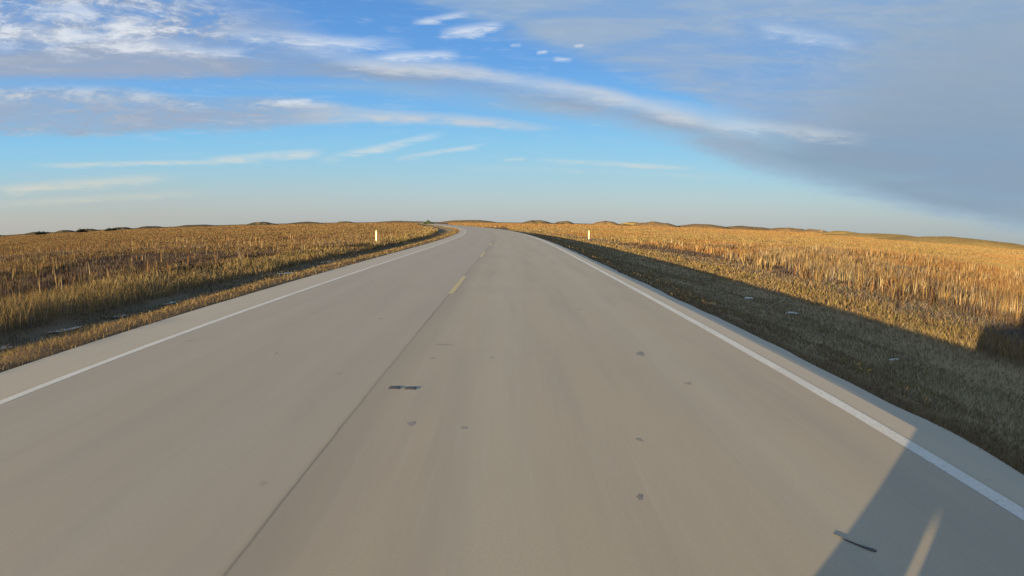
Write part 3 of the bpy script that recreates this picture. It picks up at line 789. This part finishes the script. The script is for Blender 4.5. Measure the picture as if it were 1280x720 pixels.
    veil = q.mix(q.sstep(f1, .38, .66), C(134, 170, 212), C(156, 178, 203))
    base = q.mix(q.math('MULTIPLY', dS, body), base, veil)
    # bright streak patches inside the veil
    pt_ = q.math('MULTIPLY', q.sstep(az, 12, 30), q.math('MULTIPLY', q.sstep(el, 8, 12), q.math('ADD', q.math('MULTIPLY', q.sstep(f2, .50, .74), .5), q.math('MULTIPLY', q.sstep(f3, .46, .66), .7))))
    base = q.mix(q.math('MULTIPLY', pt_, .32), base, C(190, 200, 214))
    # the long arch, spreading into the grey mass on the right
    dA, vA, B_, T_ = band([(-51.7, 13.8), (-39.6, 14.0), (-27.4, 14.4), (-16.9, 14.5), (-9.6, 13.6), (-3.1, 12.6), (0.1, 12.0), (8.2, 10.7), (15.4, 9.4), (21, 7.4), (29, 5.3), (37, 3.6), (43.4, 2.5), (51.5, 1.6)],
                         [(-53, 24), (-36.8, 23.5), (-28.2, 20.5), (-19.5, 17.3), (-15.4, 16.2), (-6.4, 15.8), (.1, 14.8), (8.2, 13.6), (15.4, 12), (21, 10.9), (25.9, 10.6), (29.9, 12.2), (34.2, 15), (39.6, 19), (47, 22), (53.7, 23)], .8, q.math('ADD', q.lin(q.sstep(az, 16, 34), 0, 1, .8, 6.5), q.lin(q.sstep(az, -13, -26), 0, 1, 0., 4.0)), 1.6, .7, 1.2)
    right = q.sstep(az, 14, 30); left = q.sstep(az, -18, -36)
    soft = q.lin(q.sstep(f1, .3, .62), 0, 1, .42, .92)
    shade = q.mix(right, C(152, 166, 186), C(138, 160, 181))
    shade = q.mix(left, shade, C(160, 171, 190))
    lit = q.mix(right, C(208, 212, 216), C(150, 170, 190))
    colA = q.mix(q.math('MULTIPLY', q.math('ADD', q.sstep(vA, .25, .85), q.math('MULTIPLY', w2, .5), clamp=True), q.lin(q.sstep(az, -14, -26), 0, 1, 1., .35)), shade, lit)
    mottled = q.mix(q.math('MULTIPLY', q.sstep(q.math('ADD', q.math('MULTIPLY', f3, .7), q.math('MULTIPLY', f2, .3)), .46, .60), q.math('MULTIPLY', left, q.sstep(vA, .12, .4))), shade, C(228, 231, 235))
    colA = q.mix(left, colA, mottled)
    dleft = q.math('MULTIPLY', dA, q.mix(q.math('MULTIPLY', left, q.sstep(vA, .2, .6)), (1., 1., 1.), q.sstep(f3, .34, .56)))
    base = q.mix(q.math('MULTIPLY', dleft, q.mix(right, soft, q.lin(f1, .3, .6, .78, .92))), base, colA)
    # faint second edge under the arch
    dB, vB, B_, T_ = band([(-22, 13.2), (-14, 13), (-5, 11.8), (3, 10.9), (10, 9.6), (16, 8.2), (22, 6.2), (34, 3.4), (50, 1.0)], [(-22, 13.6), (-14, 13.9), (-5, 13.2), (3, 12.3), (10, 11), (16, 10), (22, 8.4), (34, 5.2), (50, 2.4)], .7, .6, 1.0, .5)
    base = q.mix(q.math('MULTIPLY', dB, q.lin(f1, .35, .65, .25, .6)), base, C(158, 184, 206))
    # left band
    dC, vC, B_, T_ = band([(-51.2, 8.9), (-43, 8.7), (-35, 9.1), (-24.7, 9.2), (-16.7, 9.9), (-9.5, 9.95), (4.2, 9.5), (8, 9.9)], [(-51.6, 12.9), (-43.5, 13), (-37.8, 12.8), (-31.3, 12.0), (-27.3, 12.2), (-19.2, 11.9), (-15, 11.2), (-9.5, 10.8), (-3, 10.4), (4.2, 9.6), (8, 9.7)], .45, .55, .8, .5, 1.0)
    dC = q.math('MULTIPLY', q.math('MULTIPLY', dC, q.sstep(az, 7, 1)), q.lin(q.math('ADD', q.math('MULTIPLY', f3, .6), q.math('MULTIPLY', f2, .4)), .38, .56, .45, 1.))
    topc = q.math('ADD', q.math('MULTIPLY', q.sstep(vC, .55, 1.0), q.sstep(f3, .40, .60)), q.math('MULTIPLY', w2, .9), clamp=True)
    topc = q.math('MAXIMUM', topc, q.math('MULTIPLY', q.sstep(az, -26, -12), .85))
    base = q.mix(q.math('MULTIPLY', dC, q.lin(f1, .3, .55, .6, .95)), base, q.mix(topc, C(160, 172, 192), C(206, 211, 216)))
    # separate small wisps: (az, el) of both ends, thickness, strength
    W = [(-17.4, 6.4, -8.2, 8.4, .55, .75), (-10.2, 6.5, -3.4, 7.6, .32, .6), (-45, 5.95, -29.4, 6.0, .35, .8), (-29.4, 6.2, -20.2, 6.8, .6, .8), (-51, 3.9, -35.8, 4.5, .7, .75), (-50, 2.7, -33, 3.0, .5, .4),
         (4.2, 6.2, 16.6, 5.8, .35, .5), (-12.9, 16.4, -6.4, 16.7, .7, .8), (-6.5, 18.9, -1.6, 19.6, .7, .95), (-9.5, 20.0, -5, 20.8, .5, .6), (-23.2, 11.8, -20.4, 12, .3, 1.), (-.5, 6.2, 1.4, 6.35, .25, .55),
         (6.5, 17.7, 7.3, 17.8, .22, .7), (2.7, 17, 3.6, 17.1, .28, .9), (4.5, 16.4, 6, 16.3, .3, .7), (0, 17.7, .9, 17.75, .25, .6), (-28, 18.2, -13, 17.6, 1.0, .65), (-49, 17.6, -33, 16.6, 1.1, .7),
         (-48, 19.6, -43, 19.6, 1.3, .7), (-41.2, 18.5, -37.4, 18.7, 1.2, 1.), (-38.5, 17, -34.6, 16.6, .9, .9), (-33, 16.4, -28, 16.5, .7, .6), (-3, 5.4, 20, 5.0, .5, .18), (22, 10.2, 34, 9.2, .9, .4), (26, 19.5, 34, 18, 1.0, .4)]
    tot = None
    for a0, e0, a1, e1, th, st in W:
        u = q.lin(az, a0 - .25 * (a1 - a0), a1 + .25 * (a1 - a0))
        ec = q.lin(u, 0, 1, e0 - .25 * (e1 - e0), e1 + .25 * (e1 - e0))
        dd = q.math('ABSOLUTE', q.math('SUBTRACT', q.math('ADD', el, q.math('ADD', q.math('MULTIPLY', w2, th * 1.5), q.math('MULTIPLY', w3, th * 1.6))), ec))
        along = q.math('MULTIPLY', q.math('MULTIPLY', u, q.math('SUBTRACT', 1, u)), 4.)
        p_ = q.math('MULTIPLY', q.sstep(dd, th * 1.15, 0.), q.math('MULTIPLY', q.sstep(along, 0., .9), st))
        tot = p_ if tot is None else q.math('MAXIMUM', tot, p_)
    fib = q.lin(q.math('ADD', q.math('MULTIPLY', f2, .6), q.math('MULTIPLY', f3, .4)), .40, .60, .25, 1.)
    warm = q.mix(q.sstep(el, 12, 3), C(232, 236, 240), C(218, 214, 198))
    base = q.mix(q.math('MULTIPLY', tot, fib), base, warm)
    # faint cirrus everywhere
    ci = q.math('MULTIPLY', q.sstep(f2, .50, .80), q.math('MULTIPLY', q.sstep(el, 2, 9), q.sstep(az, 30, 0)))
    base = q.mix(q.math('MULTIPLY', ci, .22), base, C(205, 215, 226))
    nt.links.new(base, bg.inputs[0]); bg.inputs[1].default_value = .10

# ------------------------------------------------------------------ assemble
M = {}
M['ground'] = mat_ground(); M['road'] = mat_road()
M['white_paint'] = mat_paint('white_road_paint', (.66, .62, .55), .38)
M['yellow_paint'] = mat_paint('faded_yellow_road_paint', (.58, .42, .12), .45)
M['tar'] = mat_simple('tar', (.19, .16, .128), .6, var=.3)
M['tar_soft'] = mat_simple('old_tar', (.235, .20, .16), .7, var=.2, scale=60)
M['rubber'] = mat_simple('black_rubber', (.045, .043, .043), .6, var=.25, scale=30)
M['blade'] = mat_blades('dry_grass_blades')
M['hill_tan'] = mat_hill('dune_tan', (.15, .098, .050), (.20, .135, .070))
M['hill_gold'] = mat_hill('dune_gold', (.24, .165, .06), (.30, .21, .08))
M['hill_dark'] = mat_hill('dune_scrub', (.075, .062, .038), (.14, .10, .055))
M['hill_sand'] = mat_hill('dune_sand', (.15, .098, .052), (.20, .135, .07), .9)
M['leaf_dark'] = mat_simple('shrub_leaves', (.045, .050, .024), .8, var=.5, scale=.8)
M['leaf_green'] = mat_simple('bush_leaves', (.045, .075, .022), .8, var=.5, scale=1.5)
M['bark'] = mat_simple('bark', (.09, .07, .05), .9, var=.3)
M['post_white'] = mat_simple('white_plastic', (.80, .75, .55), .45, var=.05)
M['reflector'] = mat_simple('amber_reflector', (.75, .66, .40), .25, var=.1)
M['steel'] = mat_simple('steel', (.45, .45, .46), .35, metal=.9, var=.1)
M['stone'] = mat_simple('pale_stone', (.50, .48, .44), .85, var=.2, scale=14)
M['truck_paint'] = mat_simple('white_truck_paint', (.72, .72, .70), .3, var=.03, coat=.8)
M['glass'] = mat_simple('dark_glass', (.02, .025, .03), .05, spec=.8, var=.05)
M['black_plastic'] = mat_simple('black_plastic', (.03, .03, .03), .55, var=.1)
M['lens'] = mat_simple('clear_lens', (.6, .6, .6), .1, var=.05, coat=1.)
M['red_lens'] = mat_simple('red_lens', (.4, .02, .02), .15, var=.05, coat=1.)
m, nt, b = new_mat('ditch_water'); b.inputs['Base Color'].default_value = (.03, .035, .035, 1); b.inputs['Roughness'].default_value = .08
b.inputs['Specular IOR Level'].default_value = .6
_q = NB(nt); _tc = nt.nodes.new('ShaderNodeTexCoord'); bump(nt, _q.noise(_tc.outputs['Object'], 9, 2), .12, .01, b)
M['water'] = m

build_ground(); build_road(); build_marks()
build_veg()
build_far()
build_post(-11.9, 50.2, -.42, 1.12, (0, R(4)), 'slim white marker post in the tall grass left of the road before the bend')
build_post(10.4, 74.3, -.62, 1.17, (0, R(-2)), 'slim white marker post beyond the shaded ditch right of the road')
build_ditch_bits()
build_truck()
build_world()

# sun
sl = bpy.data.lights.new('sun', 'SUN'); sl.energy = 5.0; sl.angle = R(.6); sl.color = (1., .75, .38)
so = bpy.data.objects.new('sun', sl); COL.objects.link(so)
d = Vector((-math.sin(R(SUN_AZ)) * math.cos(R(SUN_EL)), -math.cos(R(SUN_AZ)) * math.cos(R(SUN_EL)), -math.sin(R(SUN_EL))))
so.rotation_euler = d.to_track_quat('-Z', 'Y').to_euler()
so.location = (-40, -35, 30)

# camera: a wide action-camera lens (equidistant projection), 103 degrees across
cd = bpy.data.cameras.new('camera'); cam = bpy.data.objects.new('camera', cd); COL.objects.link(cam)
cd.type = 'PANO'; cd.panorama_type = 'FISHEYE_LENS_POLYNOMIAL'
cd.sensor_width = 36.0; cd.sensor_height = 20.25; cd.sensor_fit = 'HORIZONTAL'
F = 714.16 * 36 / 1280
cd.fisheye_fov = R(180)
cd.fisheye_polynomial_k0 = 0; cd.fisheye_polynomial_k1 = -1 / F
cd.fisheye_polynomial_k2 = 0; cd.fisheye_polynomial_k3 = 0; cd.fisheye_polynomial_k4 = 0
cd.clip_start = .05; cd.clip_end = 20000
pt, ro, yw = .115, .011, -.006
def to_world(vx, vy, vz):      # right, up, forward in the camera -> world
    c, s = math.cos(ro), math.sin(ro); X, Y = c * vx - s * vy, s * vx + c * vy
    c, s = math.cos(pt), math.sin(pt); Y, Z = c * Y - s * vz, s * Y + c * vz
    c, s = math.cos(yw), math.sin(yw)
    return Vector((X * c - Z * s, X * s + Z * c, Y))
a, b_, c_ = to_world(1, 0, 0), to_world(0, 1, 0), -to_world(0, 0, 1)
mw = Matrix(((a.x, b_.x, c_.x, 0), (a.y, b_.y, c_.y, 0), (a.z, b_.z, c_.z, H), (0, 0, 0, 1)))
cam.matrix_world = mw
scene.camera = cam

vs = scene.view_settings
vs.view_transform = 'Standard'; vs.look = 'None'; vs.exposure = 1.8; vs.gamma = 1.0; vs.use_curve_mapping = False
scene.cycles.max_bounces = 6; scene.cycles.diffuse_bounces = 3
